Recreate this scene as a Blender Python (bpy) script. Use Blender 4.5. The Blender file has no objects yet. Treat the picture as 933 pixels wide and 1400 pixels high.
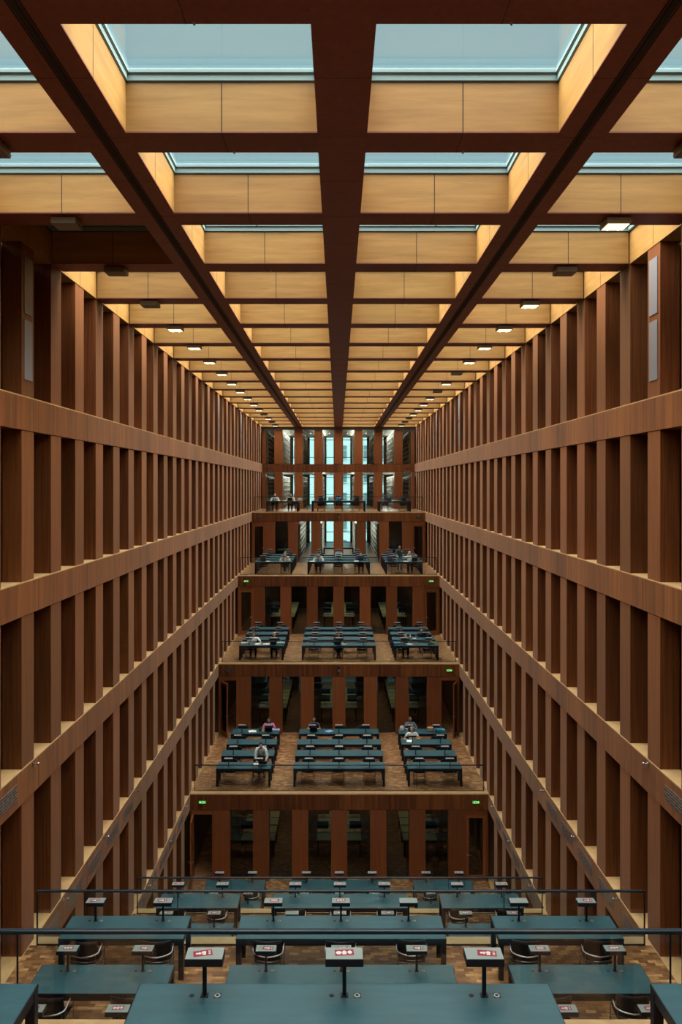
import bpy, bmesh, math, random
from mathutils import Vector, Matrix
R = random.Random(7)
sc = bpy.context.scene
COL = sc.collection
PI = math.pi

# ------------------------------------------------------------------ dimensions (metres); +y runs down the hall
W = 6.0                      # half width of the hall
M = 1.575                    # facade module
X0 = 0.06                    # hall axis relative to the camera
ST = 3.522                   # storey height
ZG, ZA, ZB, ZC, ZD, ZE = [ST * i for i in range(6)]
ZCEIL = 20.51
BAND = 0.645
CAMZ = 15.91
FAR = {'A': 32.95, 'B': 40.825, 'C': 48.70, 'D': 56.575, 'E': 64.45}
NEAR = {'A': 24.0, 'B': 16.1, 'C': 8.2, 'D': 0.3}
ZL = {'G': ZG, 'A': ZA, 'B': ZB, 'C': ZC, 'D': ZD, 'E': ZE}
YEND = 77.5                  # window wall at the far end
YFRONT = -5.0

# ------------------------------------------------------------------ materials
def new_mat(name):
    m = bpy.data.materials.new(name); m.use_nodes = True
    nt = m.node_tree
    return m, nt, nt.nodes['Principled BSDF']

def N(nt, typ, **kw):
    n = nt.nodes.new(typ)
    for k, v in kw.items():
        if k.startswith('i_'):
            n.inputs[k[2:]].default_value = v
        else:
            setattr(n, k, v)
    return n

def ramp(nt, stops):
    n = nt.nodes.new('ShaderNodeValToRGB')
    el = n.color_ramp.elements
    while len(el) < len(stops): el.new(0.5)
    for e, (p, c) in zip(el, stops):
        e.position = p; e.color = (*c, 1)
    return n

def plain(name, col, rough=.5, metal=0.0, spec=.5):
    m, nt, b = new_mat(name)
    b.inputs['Base Color'].default_value = (*col, 1)
    b.inputs['Roughness'].default_value = rough
    b.inputs['Metallic'].default_value = metal
    b.inputs['Specular IOR Level'].default_value = spec
    n = N(nt, 'ShaderNodeTexNoise', i_Scale=35.0, i_Detail=2.0)
    mr = N(nt, 'ShaderNodeMapRange'); mr.inputs['To Min'].default_value = max(.02, rough - .06); mr.inputs['To Max'].default_value = min(1, rough + .06)
    nt.links.new(n.outputs['Fac'], mr.inputs['Value']); nt.links.new(mr.outputs['Result'], b.inputs['Roughness'])
    return m

def wood(name, dark, light, scale, rough=.42, strip=None, vary=.22, spec=.5, coat=0.0, sheen=0.0):
    """cherry veneer; scale stretches the grain per axis, strip = width of veneer leaves along x+y"""
    m, nt, b = new_mat(name); L = nt.links
    tc = N(nt, 'ShaderNodeTexCoord'); oi = N(nt, 'ShaderNodeObjectInfo')
    add = N(nt, 'ShaderNodeVectorMath', operation='ADD')
    sc_r = N(nt, 'ShaderNodeMath', operation='MULTIPLY'); sc_r.inputs[1].default_value = 37.0
    L.new(oi.outputs['Random'], sc_r.inputs[0])
    L.new(tc.outputs['Object'], add.inputs[0]); L.new(sc_r.outputs[0], add.inputs[1])
    mp = N(nt, 'ShaderNodeMapping'); mp.inputs['Scale'].default_value = scale
    L.new(add.outputs[0], mp.inputs['Vector'])
    n1 = N(nt, 'ShaderNodeTexNoise', i_Scale=1.0, i_Detail=5.0, i_Roughness=.6, i_Distortion=.4)
    L.new(mp.outputs[0], n1.inputs['Vector'])
    rp = ramp(nt, [(.28, dark), (.72, light)])
    L.new(n1.outputs['Fac'], rp.inputs['Fac'])
    hsv = N(nt, 'ShaderNodeHueSaturation')
    mr = N(nt, 'ShaderNodeMapRange'); mr.inputs['To Min'].default_value = 1 - vary; mr.inputs['To Max'].default_value = 1 + vary
    hr = N(nt, 'ShaderNodeMapRange'); hr.inputs['To Min'].default_value = .497; hr.inputs['To Max'].default_value = .504
    if strip:
        sep = N(nt, 'ShaderNodeSeparateXYZ'); L.new(tc.outputs['Object'], sep.inputs[0])
        s = N(nt, 'ShaderNodeMath', operation='ADD'); L.new(sep.outputs['X'], s.inputs[0]); L.new(sep.outputs['Y'], s.inputs[1])
        d = N(nt, 'ShaderNodeMath', operation='DIVIDE'); d.inputs[1].default_value = strip; L.new(s.outputs[0], d.inputs[0])
        f = N(nt, 'ShaderNodeMath', operation='FLOOR'); L.new(d.outputs[0], f.inputs[0])
        wn = N(nt, 'ShaderNodeTexWhiteNoise', noise_dimensions='1D'); L.new(f.outputs[0], wn.inputs['W'])
        d2 = N(nt, 'ShaderNodeMath', operation='DIVIDE'); d2.inputs[1].default_value = strip * 14; L.new(s.outputs[0], d2.inputs[0])
        f2 = N(nt, 'ShaderNodeMath', operation='FLOOR'); L.new(d2.outputs[0], f2.inputs[0])
        wn2 = N(nt, 'ShaderNodeTexWhiteNoise', noise_dimensions='1D'); L.new(f2.outputs[0], wn2.inputs['W'])
        av = N(nt, 'ShaderNodeMath', operation='ADD'); L.new(wn.outputs['Value'], av.inputs[0]); L.new(wn2.outputs['Value'], av.inputs[1])
        hf = N(nt, 'ShaderNodeMath', operation='MULTIPLY'); hf.inputs[1].default_value = .5; L.new(av.outputs[0], hf.inputs[0])
        L.new(hf.outputs[0], mr.inputs['Value']); L.new(wn2.outputs['Value'], hr.inputs['Value'])
    else:
        L.new(oi.outputs['Random'], mr.inputs['Value'])
        L.new(sc_r.outputs[0], hr.inputs['Value'])
        fr = N(nt, 'ShaderNodeMath', operation='FRACT'); L.new(sc_r.outputs[0], fr.inputs[0]); L.new(fr.outputs[0], hr.inputs['Value'])
    L.new(mr.outputs['Result'], hsv.inputs['Value']); L.new(hr.outputs['Result'], hsv.inputs['Hue'])
    L.new(rp.outputs['Color'], hsv.inputs['Color']); L.new(hsv.outputs['Color'], b.inputs['Base Color'])
    b.inputs['Roughness'].default_value = rough
    b.inputs['Specular IOR Level'].default_value = spec
    b.inputs['Sheen Weight'].default_value = sheen; b.inputs['Sheen Roughness'].default_value = .35; b.inputs['Sheen Tint'].default_value = (1, .75, .57, 1)
    b.inputs['Coat Weight'].default_value = coat; b.inputs['Coat Roughness'].default_value = .5
    bp = N(nt, 'ShaderNodeBump', i_Strength=.04, i_Distance=.01); L.new(n1.outputs['Fac'], bp.inputs['Height']); L.new(bp.outputs['Normal'], b.inputs['Normal'])
    return m

CH_D, CH_L = (.088, .024, .0065), (.19, .060, .0165)
M_PIL = wood('cherry_pillar', CH_D, CH_L, (26, 26, .7), .48, coat=.0, spec=.3, sheen=.19)
M_BAND = wood('cherry_band', CH_D, CH_L, (14, 14, .8), .48, strip=.11, vary=.5, coat=.0, spec=.3, sheen=.19)
M_CROSS = wood('cherry_cross_beam', (.27, .142, .042), (.40, .225, .072), (.9, 10, 10), .45, vary=.10)
M_MAIN = wood('cherry_main_beam', (.27, .142, .042), (.40, .225, .072), (10, .9, 10), .45, strip=1.575, vary=.08)
M_SILL = wood('maple_sill', (.42, .26, .12), (.55, .36, .18), (3, 3, 3), .5, vary=.08)
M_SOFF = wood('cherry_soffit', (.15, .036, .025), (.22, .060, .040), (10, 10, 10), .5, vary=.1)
M_DOOR = wood('cherry_door', (.145, .040, .012), (.23, .070, .021), (26, 26, .7), .38)
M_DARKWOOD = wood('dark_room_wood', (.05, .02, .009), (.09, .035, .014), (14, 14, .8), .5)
M_SEAM = plain('seam_shadow_gap', (.02, .012, .008), .8)

def floor_mat():
    m, nt, b = new_mat('block_parquet'); L = nt.links
    tc = N(nt, 'ShaderNodeTexCoord')
    def brick(w, h, off):
        bk = N(nt, 'ShaderNodeTexBrick'); bk.offset = off; bk.squash = 1.0
        bk.inputs['Scale'].default_value = 1.0; bk.inputs['Brick Width'].default_value = w; bk.inputs['Row Height'].default_value = h
        bk.inputs['Mortar Size'].default_value = .0015; bk.inputs['Mortar Smooth'].default_value = 0; bk.inputs['Bias'].default_value = 0
        bk.inputs['Color1'].default_value = (0, 0, 0, 1); bk.inputs['Color2'].default_value = (1, 1, 1, 1); bk.inputs['Mortar'].default_value = (.2, .2, .2, 1)
        L.new(tc.outputs['Object'], bk.inputs['Vector']); return bk
    b1 = brick(.17, .085, .37); b2 = brick(.17, .021, .43)
    mx = N(nt, 'ShaderNodeMix', data_type='RGBA'); mx.inputs['Factor'].default_value = .27
    L.new(b1.outputs['Color'], mx.inputs['A']); L.new(b2.outputs['Color'], mx.inputs['B'])
    rp = ramp(nt, [(.0, (.10, .042, .018)), (.35, (.17, .075, .032)), (.68, (.29, .14, .058)), (1.0, (.62, .38, .18))])
    L.new(mx.outputs['Result'], rp.inputs['Fac']); L.new(rp.outputs['Color'], b.inputs['Base Color'])
    b.inputs['Roughness'].default_value = .34
    return m
M_FLOOR = floor_mat()

def linoleum():
    m, nt, b = new_mat('green_linoleum'); L = nt.links
    n = N(nt, 'ShaderNodeTexNoise', i_Scale=9.0, i_Detail=6.0)
    rp = ramp(nt, [(.3, (.014, .060, .080)), (.7, (.020, .078, .102))]); L.new(n.outputs['Fac'], rp.inputs['Fac'])
    L.new(rp.outputs['Color'], b.inputs['Base Color']); b.inputs['Roughness'].default_value = .42
    return m
M_LINO = linoleum()
M_STEEL = plain('black_steel', (.009, .012, .020), .42, spec=.25)
M_BLACK = plain('black_leather', (.008, .007, .008), .5, spec=.25)
M_CHROME = plain('satin_chrome', (.32, .33, .36), .3, 1.0)
M_LAMPTOP = plain('lamp_top_grey', (.17, .21, .21), .5)
M_RED = plain('red_sticker', (.19, .006, .028), .5, spec=.3)
M_WHITE = plain('white_print', (.5, .5, .5), .5)
M_SOCK = plain('socket_pale', (.35, .40, .38), .4)
M_FRAMEW = plain('skylight_frame', (.23, .34, .37), .4)
M_GASKET = plain('gasket', (.06, .08, .09), .5)
M_FIXT = plain('fixture_grey', (.16, .15, .14), .45)
M_CEILPLAIN = plain('room_ceiling_white', (.55, .55, .52), .7)
M_DESKGREEN = plain('pale_green_desk', (.74, .76, .40), .6)
M_BLIND = plain('closed_blind', (.10, .06, .045), .7)
M_PALERECT = plain('pale_grey_rect', (.20, .20, .235), .5)
M_FAC = plain('pale_render_facade', (.55, .70, .72), .8)
M_PAPER = plain('paper', (.80, .80, .78), .7)
M_ALU = plain('aluminium', (.55, .56, .58), .35, .9)
M_SHELFW = plain('shelf_light', (.78, .74, .64), .6)
M_SHELFD = plain('shelf_dark', (.03, .03, .035), .5)

def glass(name, tint, refl=1.0, rough=.02):
    m = bpy.data.materials.new(name); m.use_nodes = True
    nt = m.node_tree; nt.nodes.clear(); L = nt.links
    o = N(nt, 'ShaderNodeOutputMaterial'); mx = N(nt, 'ShaderNodeMixShader')
    t = N(nt, 'ShaderNodeBsdfTransparent'); t.inputs['Color'].default_value = (*tint, 1)
    g = N(nt, 'ShaderNodeBsdfGlossy'); g.inputs['Roughness'].default_value = rough; g.inputs['Color'].default_value = (1, 1, 1, 1)
    f = N(nt, 'ShaderNodeFresnel'); f.inputs['IOR'].default_value = 1.45
    mu = N(nt, 'ShaderNodeMath', operation='MULTIPLY'); mu.inputs[1].default_value = refl
    L.new(f.outputs[0], mu.inputs[0]); L.new(mu.outputs[0], mx.inputs['Fac'])
    L.new(t.outputs[0], mx.inputs[1]); L.new(g.outputs[0], mx.inputs[2]); L.new(mx.outputs[0], o.inputs['Surface'])
    return m
M_GLASS = glass('rail_glass', (.93, .96, .95), .9)
M_ROOMGLASS = glass('dark_room_glass', (.60, .63, .60), 1.1)
M_SKYGLASS = glass('skylight_glass', (.95, .98, .99), .2)
M_WINGLASS = glass('window_glass', (.86, .95, .96), 1.0)

def emit(name, col, s):
    m = bpy.data.materials.new(name); m.use_nodes = True
    nt = m.node_tree; nt.nodes.clear()
    o = N(nt, 'ShaderNodeOutputMaterial'); e = N(nt, 'ShaderNodeEmission'); e.inputs['Color'].default_value = (*col, 1); e.inputs['Strength'].default_value = s
    nt.links.new(e.outputs[0], o.inputs['Surface']); return m
M_LAMPON = emit('lamp_lit', (1, .74, .44), 2.2)
M_TUBE = emit('tube_lit', (1, .93, .80), 1.6)
M_TUBEW = emit('tube_warm', (1, .84, .60), 4.0)
M_EXITG = emit('exit_green', (.08, .55, .05), .75)
M_EXITW = emit('exit_white', (.75, .95, .55), 1.0)

# ------------------------------------------------------------------ mesh helper
class MB:
    def __init__(s): s.bm = bmesh.new(); s.mi = 0
    def box(s, x0, x1, y0, y1, z0, z1, bev=0, rot=None, mi=None):
        if not bev and rot is None:
            if x1 < x0: x0, x1 = x1, x0
            if y1 < y0: y0, y1 = y1, y0
            v = [s.bm.verts.new((x, y, z)) for z in (z0, z1) for y in (y0, y1) for x in (x0, x1)]
            for q in ((0, 2, 3, 1), (4, 5, 7, 6), (0, 1, 5, 4), (2, 6, 7, 3), (0, 4, 6, 2), (1, 3, 7, 5)):
                s.bm.faces.new([v[i] for i in q]).material_index = s.mi if mi is None else mi
            return s
        r = bmesh.ops.create_cube(s.bm, size=1.0)
        vs = r['verts']
        T = Matrix.Translation(((x0 + x1) / 2, (y0 + y1) / 2, (z0 + z1) / 2)) @ Matrix.Diagonal((abs(x1 - x0), abs(y1 - y0), abs(z1 - z0), 1))
        if rot is not None: T = rot @ T
        bmesh.ops.transform(s.bm, matrix=T, verts=vs)
        fs = {f for v in vs for f in v.link_faces}
        if bev:
            es = {e for v in vs for e in v.link_edges}
            q = bmesh.ops.bevel(s.bm, geom=list(es), offset=bev, segments=2, affect='EDGES', profile=.6)
            fs = set(q['faces']) | {f for f in fs if f.is_valid}
        for f in fs: f.material_index = s.mi if mi is None else mi
        return s
    def cyl(s, p, q, r0, r1=None, n=12, caps=True, mi=None):
        p, q = Vector(p), Vector(q); r1 = r0 if r1 is None else r1
        d = q - p
        rt = d.to_track_quat('Z', 'Y').to_matrix().to_4x4()
        g = bmesh.ops.create_cone(s.bm, cap_ends=caps, segments=n, radius1=r0, radius2=r1, depth=d.length)
        bmesh.ops.transform(s.bm, matrix=Matrix.Translation((p + q) / 2) @ rt, verts=g['verts'])
        for f in {f for v in g['verts'] for f in v.link_faces}:
            f.material_index = s.mi if mi is None else mi; f.smooth = len(f.verts) == 4
        return s
    def tube(s, pts, r, n=8, mi=None):
        pts = [Vector(p) for p in pts]; rings = []
        rs = r if isinstance(r, (list, tuple)) else [r] * len(pts)
        up = Vector((0, 0, 1))
        for i, p in enumerate(pts):
            t = (pts[min(i + 1, len(pts) - 1)] - pts[max(i - 1, 0)]).normalized()
            a = t.cross(up)
            if a.length < 1e-3: a = t.cross(Vector((1, 0, 0)))
            a.normalize(); b = a.cross(t)
            rings.append([s.bm.verts.new(p + rs[i] * (math.cos(2 * PI * k / n) * a + math.sin(2 * PI * k / n) * b)) for k in range(n)])
        m_ = s.mi if mi is None else mi
        for A, B in zip(rings, rings[1:]):
            for k in range(n):
                f = s.bm.faces.new((A[k], A[(k + 1) % n], B[(k + 1) % n], B[k])); f.smooth = True; f.material_index = m_
        for rr in (rings[0], list(reversed(rings[-1]))):
            f = s.bm.faces.new(rr); f.material_index = m_
        return s
    def grid(s, rows, thick=None, mi=None, smooth=True):
        """surface through rows of points; thick extrudes it along its normals"""
        V = [[s.bm.verts.new(p) for p in r] for r in rows]
        m_ = s.mi if mi is None else mi; fs = []
        for A, B in zip(V, V[1:]):
            for k in range(len(A) - 1):
                f = s.bm.faces.new((A[k], A[k + 1], B[k + 1], B[k])); f.smooth = smooth; f.material_index = m_; fs.append(f)
        if thick:
            bmesh.ops.recalc_face_normals(s.bm, faces=fs)
            bmesh.ops.solidify(s.bm, geom=fs, thickness=thick)
        return s
    def poly(s, pts, z0, z1, M4=None, mi=None):
        """flat polygon in xy given thickness z0..z1"""
        lo = [s.bm.verts.new((x, y, z0)) for x, y in pts]; hi = [s.bm.verts.new((x, y, z1)) for x, y in pts]
        n = len(pts); fs = [s.bm.faces.new(list(reversed(lo))), s.bm.faces.new(hi)]
        for k in range(n): fs.append(s.bm.faces.new((lo[k], lo[(k + 1) % n], hi[(k + 1) % n], hi[k])))
        for f in fs: f.material_index = s.mi if mi is None else mi
        if M4 is not None: bmesh.ops.transform(s.bm, matrix=M4, verts=lo + hi)
        return s
    def ball(s, c, r, seg=16, rings=10, mi=None):
        g = bmesh.ops.create_uvsphere(s.bm, u_segments=seg, v_segments=rings, radius=1)
        sx, sy, sz = r if isinstance(r, (tuple, list)) else (r, r, r)
        bmesh.ops.transform(s.bm, matrix=Matrix.Translation(c) @ Matrix.Diagonal((sx, sy, sz, 1)), verts=g['verts'])
        for f in {f for v in g['verts'] for f in v.link_faces}:
            f.smooth = True; f.material_index = s.mi if mi is None else mi
        return s
    def build(s, name, mats, parent=None, loc=None):
        bmesh.ops.recalc_face_normals(s.bm, faces=s.bm.faces[:])
        me = bpy.data.meshes.new(name); s.bm.to_mesh(me); s.bm.free()
        for m in (mats if isinstance(mats, (list, tuple)) else [mats]): me.materials.append(m)
        o = bpy.data.objects.new(name, me); COL.objects.link(o)
        if parent: o.parent = parent
        if loc: o.location = loc
        return o

def tag(o, label=None, cat=None, group=None, kind=None):
    if label: o['label'] = label
    if cat: o['category'] = cat
    if group: o['group'] = group
    if kind: o['kind'] = kind
    return o
def empty(name, loc=(0, 0, 0), rz=0, parent=None):
    o = bpy.data.objects.new(name, None); COL.objects.link(o); o.location = loc; o.rotation_euler = (0, 0, rz)
    o.empty_display_size = .2
    if parent: o.parent = parent
    return o
def kids(o): return [c for c in ALLCH.get(o.name, [])]
ALLCH = {}
def snapshot(root):
    """remember the children of a proto so that copies are quick"""
    for o in [root] + list(root.children_recursive): ALLCH[o.name] = list(o.children)
def copy_tree(o, parent=None):
    c = o.copy(); COL.objects.link(c)
    if parent: c.parent = parent
    for ch in ALLCH.get(o.name, ()): copy_tree(ch, c)
    return c
def place(proto, used, loc, rz, label=None, group=None):
    o = proto if not used else copy_tree(proto)
    o.location = loc; o.rotation_euler = (0, 0, rz)
    if label: o['label'] = label
    if group: o['group'] = group
    return o
def struct(o): o['kind'] = 'structure'; return o
def inst(o, parent, loc, name=None):
    c = o.copy(); COL.objects.link(c); c.parent = parent; c.location = loc; return c

# rows of tables on the far terraces
TH, TD, RS = .745, .80, 1.575
FY = {(k, r): FAR[k] + .30 + .45 + TD / 2 + RS * r for k in 'ABCD' for r in range(4)}

# ------------------------------------------------------------------ people
def skin_mesh(verts, edges, radii, root=0, sub=2):
    me = bpy.data.meshes.new('tmp_skin'); me.from_pydata(verts, edges, [])
    o = bpy.data.objects.new('tmp_skin', me); COL.objects.link(o)
    md = o.modifiers.new('s', 'SKIN'); md.use_smooth_shade = True; md.branch_smoothing = .6
    for i, r in enumerate(radii):
        sv = me.skin_vertices[0].data[i]; sv.radius = r if isinstance(r, tuple) else (r, r); sv.use_root = (i == root)
    ss = o.modifiers.new('u', 'SUBSURF'); ss.levels = ss.render_levels = sub
    dg = bpy.context.evaluated_depsgraph_get()
    out = bpy.data.meshes.new_from_object(o.evaluated_get(dg))
    bpy.data.objects.remove(o); bpy.data.meshes.remove(me)
    return out
SKIN = [plain('skin_light', (.55, .33, .24), .55), plain('skin_mid', (.42, .24, .16), .55)]
M_EYE = plain('eye_dark', (.03, .02, .02), .3); M_LIP = plain('lips', (.40, .14, .12), .5)
M_SHOE = plain('shoe_dark', (.02, .02, .022), .5); M_SHOEW = plain('shoe_white', (.6, .6, .6), .5)
_cl = {}
def cloth(c, nm='cloth'):
    if c not in _cl:
        m, nt, b = new_mat('%s_%d' % (nm, len(_cl))); b.inputs['Roughness'].default_value = .85
        n = N(nt, 'ShaderNodeTexNoise', i_Scale=14.0, i_Detail=4.0)
        rp = ramp(nt, [(.3, tuple(v * .85 for v in c)), (.7, tuple(min(1, v * 1.1) for v in c))])
        nt.links.new(n.outputs['Fac'], rp.inputs['Fac']); nt.links.new(rp.outputs['Color'], b.inputs['Base Color'])
        _cl[c] = m
    return _cl[c]
def person(label, x, y, z, top, legs, hair, style='short', lean=.25, pose='sit', headdown=.0, hands=None, skin=0, yaw=0, sleeve=1.0, turn=0, shoes=None):
    """faces -y; origin on the floor below the hips"""
    root = empty('person', (X0 + x, y, z), yaw); tag(root, label, 'person')
    V = lambda *a: Vector(a)
    if pose == 'sit':
        hip = V(0, 0, .535); kn = [V(s * .13, -.43, .53) for s in (-1, 1)]; an = [V(s * .12 , -.40 , .085) for s in (-1, 1)]
        if style == 'cross': an = [V(.06, -.36, .085), V(-.06, -.40, .085)]
    else:
        hip = V(0, 0, .92); kn = [V(s * .11, -.05, .50) for s in (-1, 1)]; an = [V(s * .11, .02, .085) for s in (-1, 1)]
    ang = lean
    def up(h, f=0): return hip + V(0, -h * math.sin(ang) - f * math.cos(ang), h * math.cos(ang) - f * math.sin(ang))
    waist, chest, neckb = up(.17), up(.36), up(.50)
    sh = [up(.455) + V(s * .185, 0, 0) for s in (-1, 1)]
    a2 = ang * .4 + headdown
    neck = neckb + V(0, -.045 * math.sin(a2), .045 * math.cos(a2))
    hc = neck + V(0, -.03 - .095 * math.sin(a2), .095 * math.cos(a2))
    if hands is None: hands = [(-.17, -.40, .80), (.17, -.40, .80)]
    hd = [V(*h) for h in hands]
    el = []
    for i, s in enumerate((-1, 1)):
        mid = (sh[i] + hd[i]) / 2; d = (hd[i] - sh[i]).length
        bend = math.sqrt(max(.0004, .29 ** 2 - min(d / 2, .28) ** 2))
        el.append(mid + V(s * .6, .35, -.75).normalized() * bend)
    toe = [a + V(0, -.14, -.045) for a in an]
    # body: one skin
    v = [hip, waist, chest, neckb, neck]; e = [(0, 1), (1, 2), (2, 3), (3, 4)]; r = [(.085, .065), (.075, .055), (.075, .052), (.048, .048), (.050, .052)]
    def add(p, par, rad): v.append(p); r.append(rad); e.append((par, len(v) - 1)); return len(v) - 1
    n1 = add(hc + V(0, .0, -.04), 4, (.062, .075)); n2 = add(hc + V(0, .008, .03), n1, (.074, .092)); add(hc + V(0, .012, .085), n2, (.055, .068))
    wr = []
    for i, s in enumerate((-1, 1)):
        a = add(sh[i], 2, .028); q = add(el[i], a, .036); w_ = add(hd[i] + (el[i] - hd[i]).normalized() * .08, q, .027); wr.append(v[w_])
        add(hd[i], w_, (.040, .018))
        h = add(hip + V(s * .10, -.02, -.01), 0, .040); kq = add(kn[i], h, .048); aq = add(an[i], kq, .037); add(toe[i], aq, .032)
    me = skin_mesh([tuple(p) for p in v], e, r)
    bm = bmesh.new(); bm.from_mesh(me); bpy.data.meshes.remove(me)
    b = MB(); b.bm.free(); b.bm = bm
    # features: nose, ears, eyes, mouth; fingers rooted in the palm
    rotd = Matrix.Rotation(-a2, 3, 'X')
    F = lambda fx, fy, fz: hc + Vector((fx, fy, fz))
    b.ball(F(0, -.095, -.005), (.013, .018, .022), 8, 6, 0)
    for s in (-1, 1):
        b.ball(F(s * .078, .005, .0), (.012, .022, .032), 8, 6, 0); b.ball(F(s * .030, -.080, .022), (.012, .008, .007), 8, 6, 1)
    b.ball(F(0, -.082, -.045), (.022, .008, .007), 8, 6, 2)
    for i, s in enumerate((-1, 1)):
        fw = (hd[i] - wr[i]).normalized(); sd = fw.cross(V(0, 0, 1)).normalized() if abs(fw.z) < .95 else V(1, 0, 0)
        dn = sd.cross(fw)
        if dn.z > 0: dn = -dn
        for j, ln in enumerate((.062, .075, .07, .055)):
            p0 = hd[i] + sd * ((j - 1.5) * .019); p1 = p0 + fw * ln * .6 + dn * .004; p2 = p1 + fw * ln * .5 + dn * .022
            b.tube([p0 - fw * .02, p1, p2], [.010, .009, .007], 6, 0)
        p0 = hd[i] - fw * .02 - sd * s * .03
        b.tube([p0, p0 - sd * s * .03 + fw * .03, p0 - sd * s * .035 + fw * .055 + dn * .01], [.012, .010, .008], 6, 0)
    b.build('body', [SKIN[skin], M_EYE, M_LIP], root)
    # clothes
    v2 = [hip - (waist - hip) * .12, waist, chest, neckb - V(0, 0, .015)]; e2 = [(0, 1), (1, 2), (2, 3)]; r2 = [(.175, .135), (.155, .115), (.175, .12), (.085, .085)]
    def add2(p, par, rad): v2.append(p); r2.append(rad); e2.append((par, len(v2) - 1)); return len(v2) - 1
    for i in (0, 1):
        a = add2(sh[i] * 1.0, 2, .078)
        if sleeve < 1: add2(sh[i].lerp(el[i], sleeve), a, .06)
        else:
            q = add2(el[i], a, .056); add2(wr[i], q, .040)
    me = skin_mesh([tuple(p) for p in v2], e2, r2); me.materials.append(cloth(top))
    o = bpy.data.objects.new('top', me); COL.objects.link(o); o.parent = root
    v3 = [hip + V(0, 0, .02), hip + V(0, 0, .08)]; e3 = [(0, 1)]; r3 = [(.165, .125), (.150, .118)]
    for i, s in enumerate((-1, 1)):
        k0 = len(v3); v3 += [hip + V(s * .10, -.03, -.01), kn[i], an[i] + V(0, 0, .02)]; r3 += [.098, .075, .058]; e3 += [(0, k0), (k0, k0 + 1), (k0 + 1, k0 + 2)]
    me = skin_mesh([tuple(p) for p in v3], e3, r3); me.materials.append(cloth(legs))
    o = bpy.data.objects.new('trousers', me); COL.objects.link(o); o.parent = root
    for i in (0, 1):
        b = MB(); b.ball(an[i] + V(0, -.07, -.035), (.048, .135, .046), 14, 8); b.ball(an[i] + V(0, 0, .0), (.046, .055, .06), 12, 8); b.build('shoe', shoes or M_SHOE, root)
    # hair: a cap that leaves the face free
    b = MB()
    rows = []
    for j in range(9):
        th = j / 8 * 1.0
        row_ = []
        for i in range(19):
            ph = i / 18 * 2 * PI
            fr = max(0, -math.sin(ph)) ** .7                      # 1 towards the face (-y)
            lim = 1.75 - .92 * fr if style != 'long' else 2.1 - 1.25 * fr
            t = th * lim
            rr = 1.0 + .06 * math.sin(5 * ph + j)
            row_.append(F(.083 * rr * math.sin(t) * math.cos(ph), .010 + .102 * rr * math.sin(t) * math.sin(ph), .022 + .110 * math.cos(t)))
        rows.append(row_)
    b.grid(rows, .009)
    if style == 'long':
        for i in range(9):
            ph = -.15 + i / 8 * (PI + .3)
            p = F(.085 * math.cos(ph), .03 + .085 * math.sin(ph), -.02)
            b.tube([p, p + V(.01 * math.cos(ph), .015, -.12), p + V(.0, .01, -.26)], [.032, .034, .016], 8)
    if style == 'bun': b.ball(F(0, .07, .12), .045, 12, 8)
    b.build('hair', cloth(hair, 'hair'), root)
    return root
def py(k, r, d=.42): return FY[(k, r)] + TD / 2 + .0 + d - .22
BK, NAVY, WHT, CREAM, JEAN = (.015, .015, .018), (.02, .03, .055), (.70, .74, .74), (.62, .56, .46), (.10, .17, .25)
DKBR, BLOND, GREY, BRN = (.015, .010, .008), (.42, .30, .15), (.25, .23, .21), (.09, .045, .02)
S = [-4.58, -3.32]; C3 = [-1.26, 0, 1.26]; Rr = [3.32, 4.58]
person('person in pink sweater with long dark hair, sitting at a laptop', -3.36, py('A', 3), ZA, (.62, .20, .42), BK, DKBR, 'long', .28, hands=[(-.12, -.34, .80), (.12, -.34, .80)])
person('person in white shirt standing bent over the front row table', -3.30, py('A', 0) + .18, ZA, WHT, BK, DKBR, 'short', .62, 'stand', .35, hands=[(-.16, -.42, .80), (.20, -.44, .80)])
person('person in dark blue shirt behind a laptop, back row middle table', -1.20, py('A', 3), ZA, NAVY, BK, DKBR, 'short', .15, sleeve=.6)
person('bald person in white T-shirt, third row of right table', 3.36, py('A', 2), ZA, WHT, BK, GREY, 'short', .18, sleeve=.6, hands=[(-.26, -.36, .80), (.25, -.36, .80)])
person('person sitting behind the bald one in white T-shirt', 3.42, py('A', 3), ZA, (.10, .14, .20), BK, BRN, 'short', .12)
person('person in white blouse with brown hair reaching across the table', -4.42, py('B', 0), ZB, WHT, BK, BRN, 'bun', .18, hands=[(-.15, -.38, .80), (.36, -.42, .80)])
person('blond person in black top with papers, left table', -3.34, py('B', 0), ZB, BK, BK, BLOND, 'short', .28, sleeve=.6, hands=[(-.26, -.38, .80), (.24, -.32, .84)])
person('person in black sweater at laptop, alone at the middle table', -.02, py('B', 0), ZB, BK, BK, BRN, 'cross', .22, hands=[(-.13, -.40, .80), (.20, -.42, .80)])
person('grey-haired person in dark clothes bent over the right table', 3.44, py('B', 0), ZB, (.03, .03, .04), BK, GREY, 'short', .48, headdown=.35)
person('person in navy jacket resting head on hand, second row right', 4.44, py('B', 1), ZB, NAVY, NAVY, BRN, 'short', .45, headdown=.2, hands=[(-.30, -.40, .80), (.08, -.36, 1.02)])
person('person in cream shirt and jeans reading at left table', -3.30, py('C', 0), ZC, CREAM, JEAN, GREY, 'cross', .22, shoes=M_SHOEW)
person('person in white shirt with dark straps, head bowed', -1.24, py('C', 0), ZC, WHT, BK, DKBR, 'short', .34, headdown=.6)
person('person in navy pullover writing at middle table', 1.36, py('C', 0), ZC, NAVY, NAVY, BRN, 'short', .30, headdown=.25, hands=[(-.36, -.40, .80), (.34, -.40, .80)])
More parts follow.
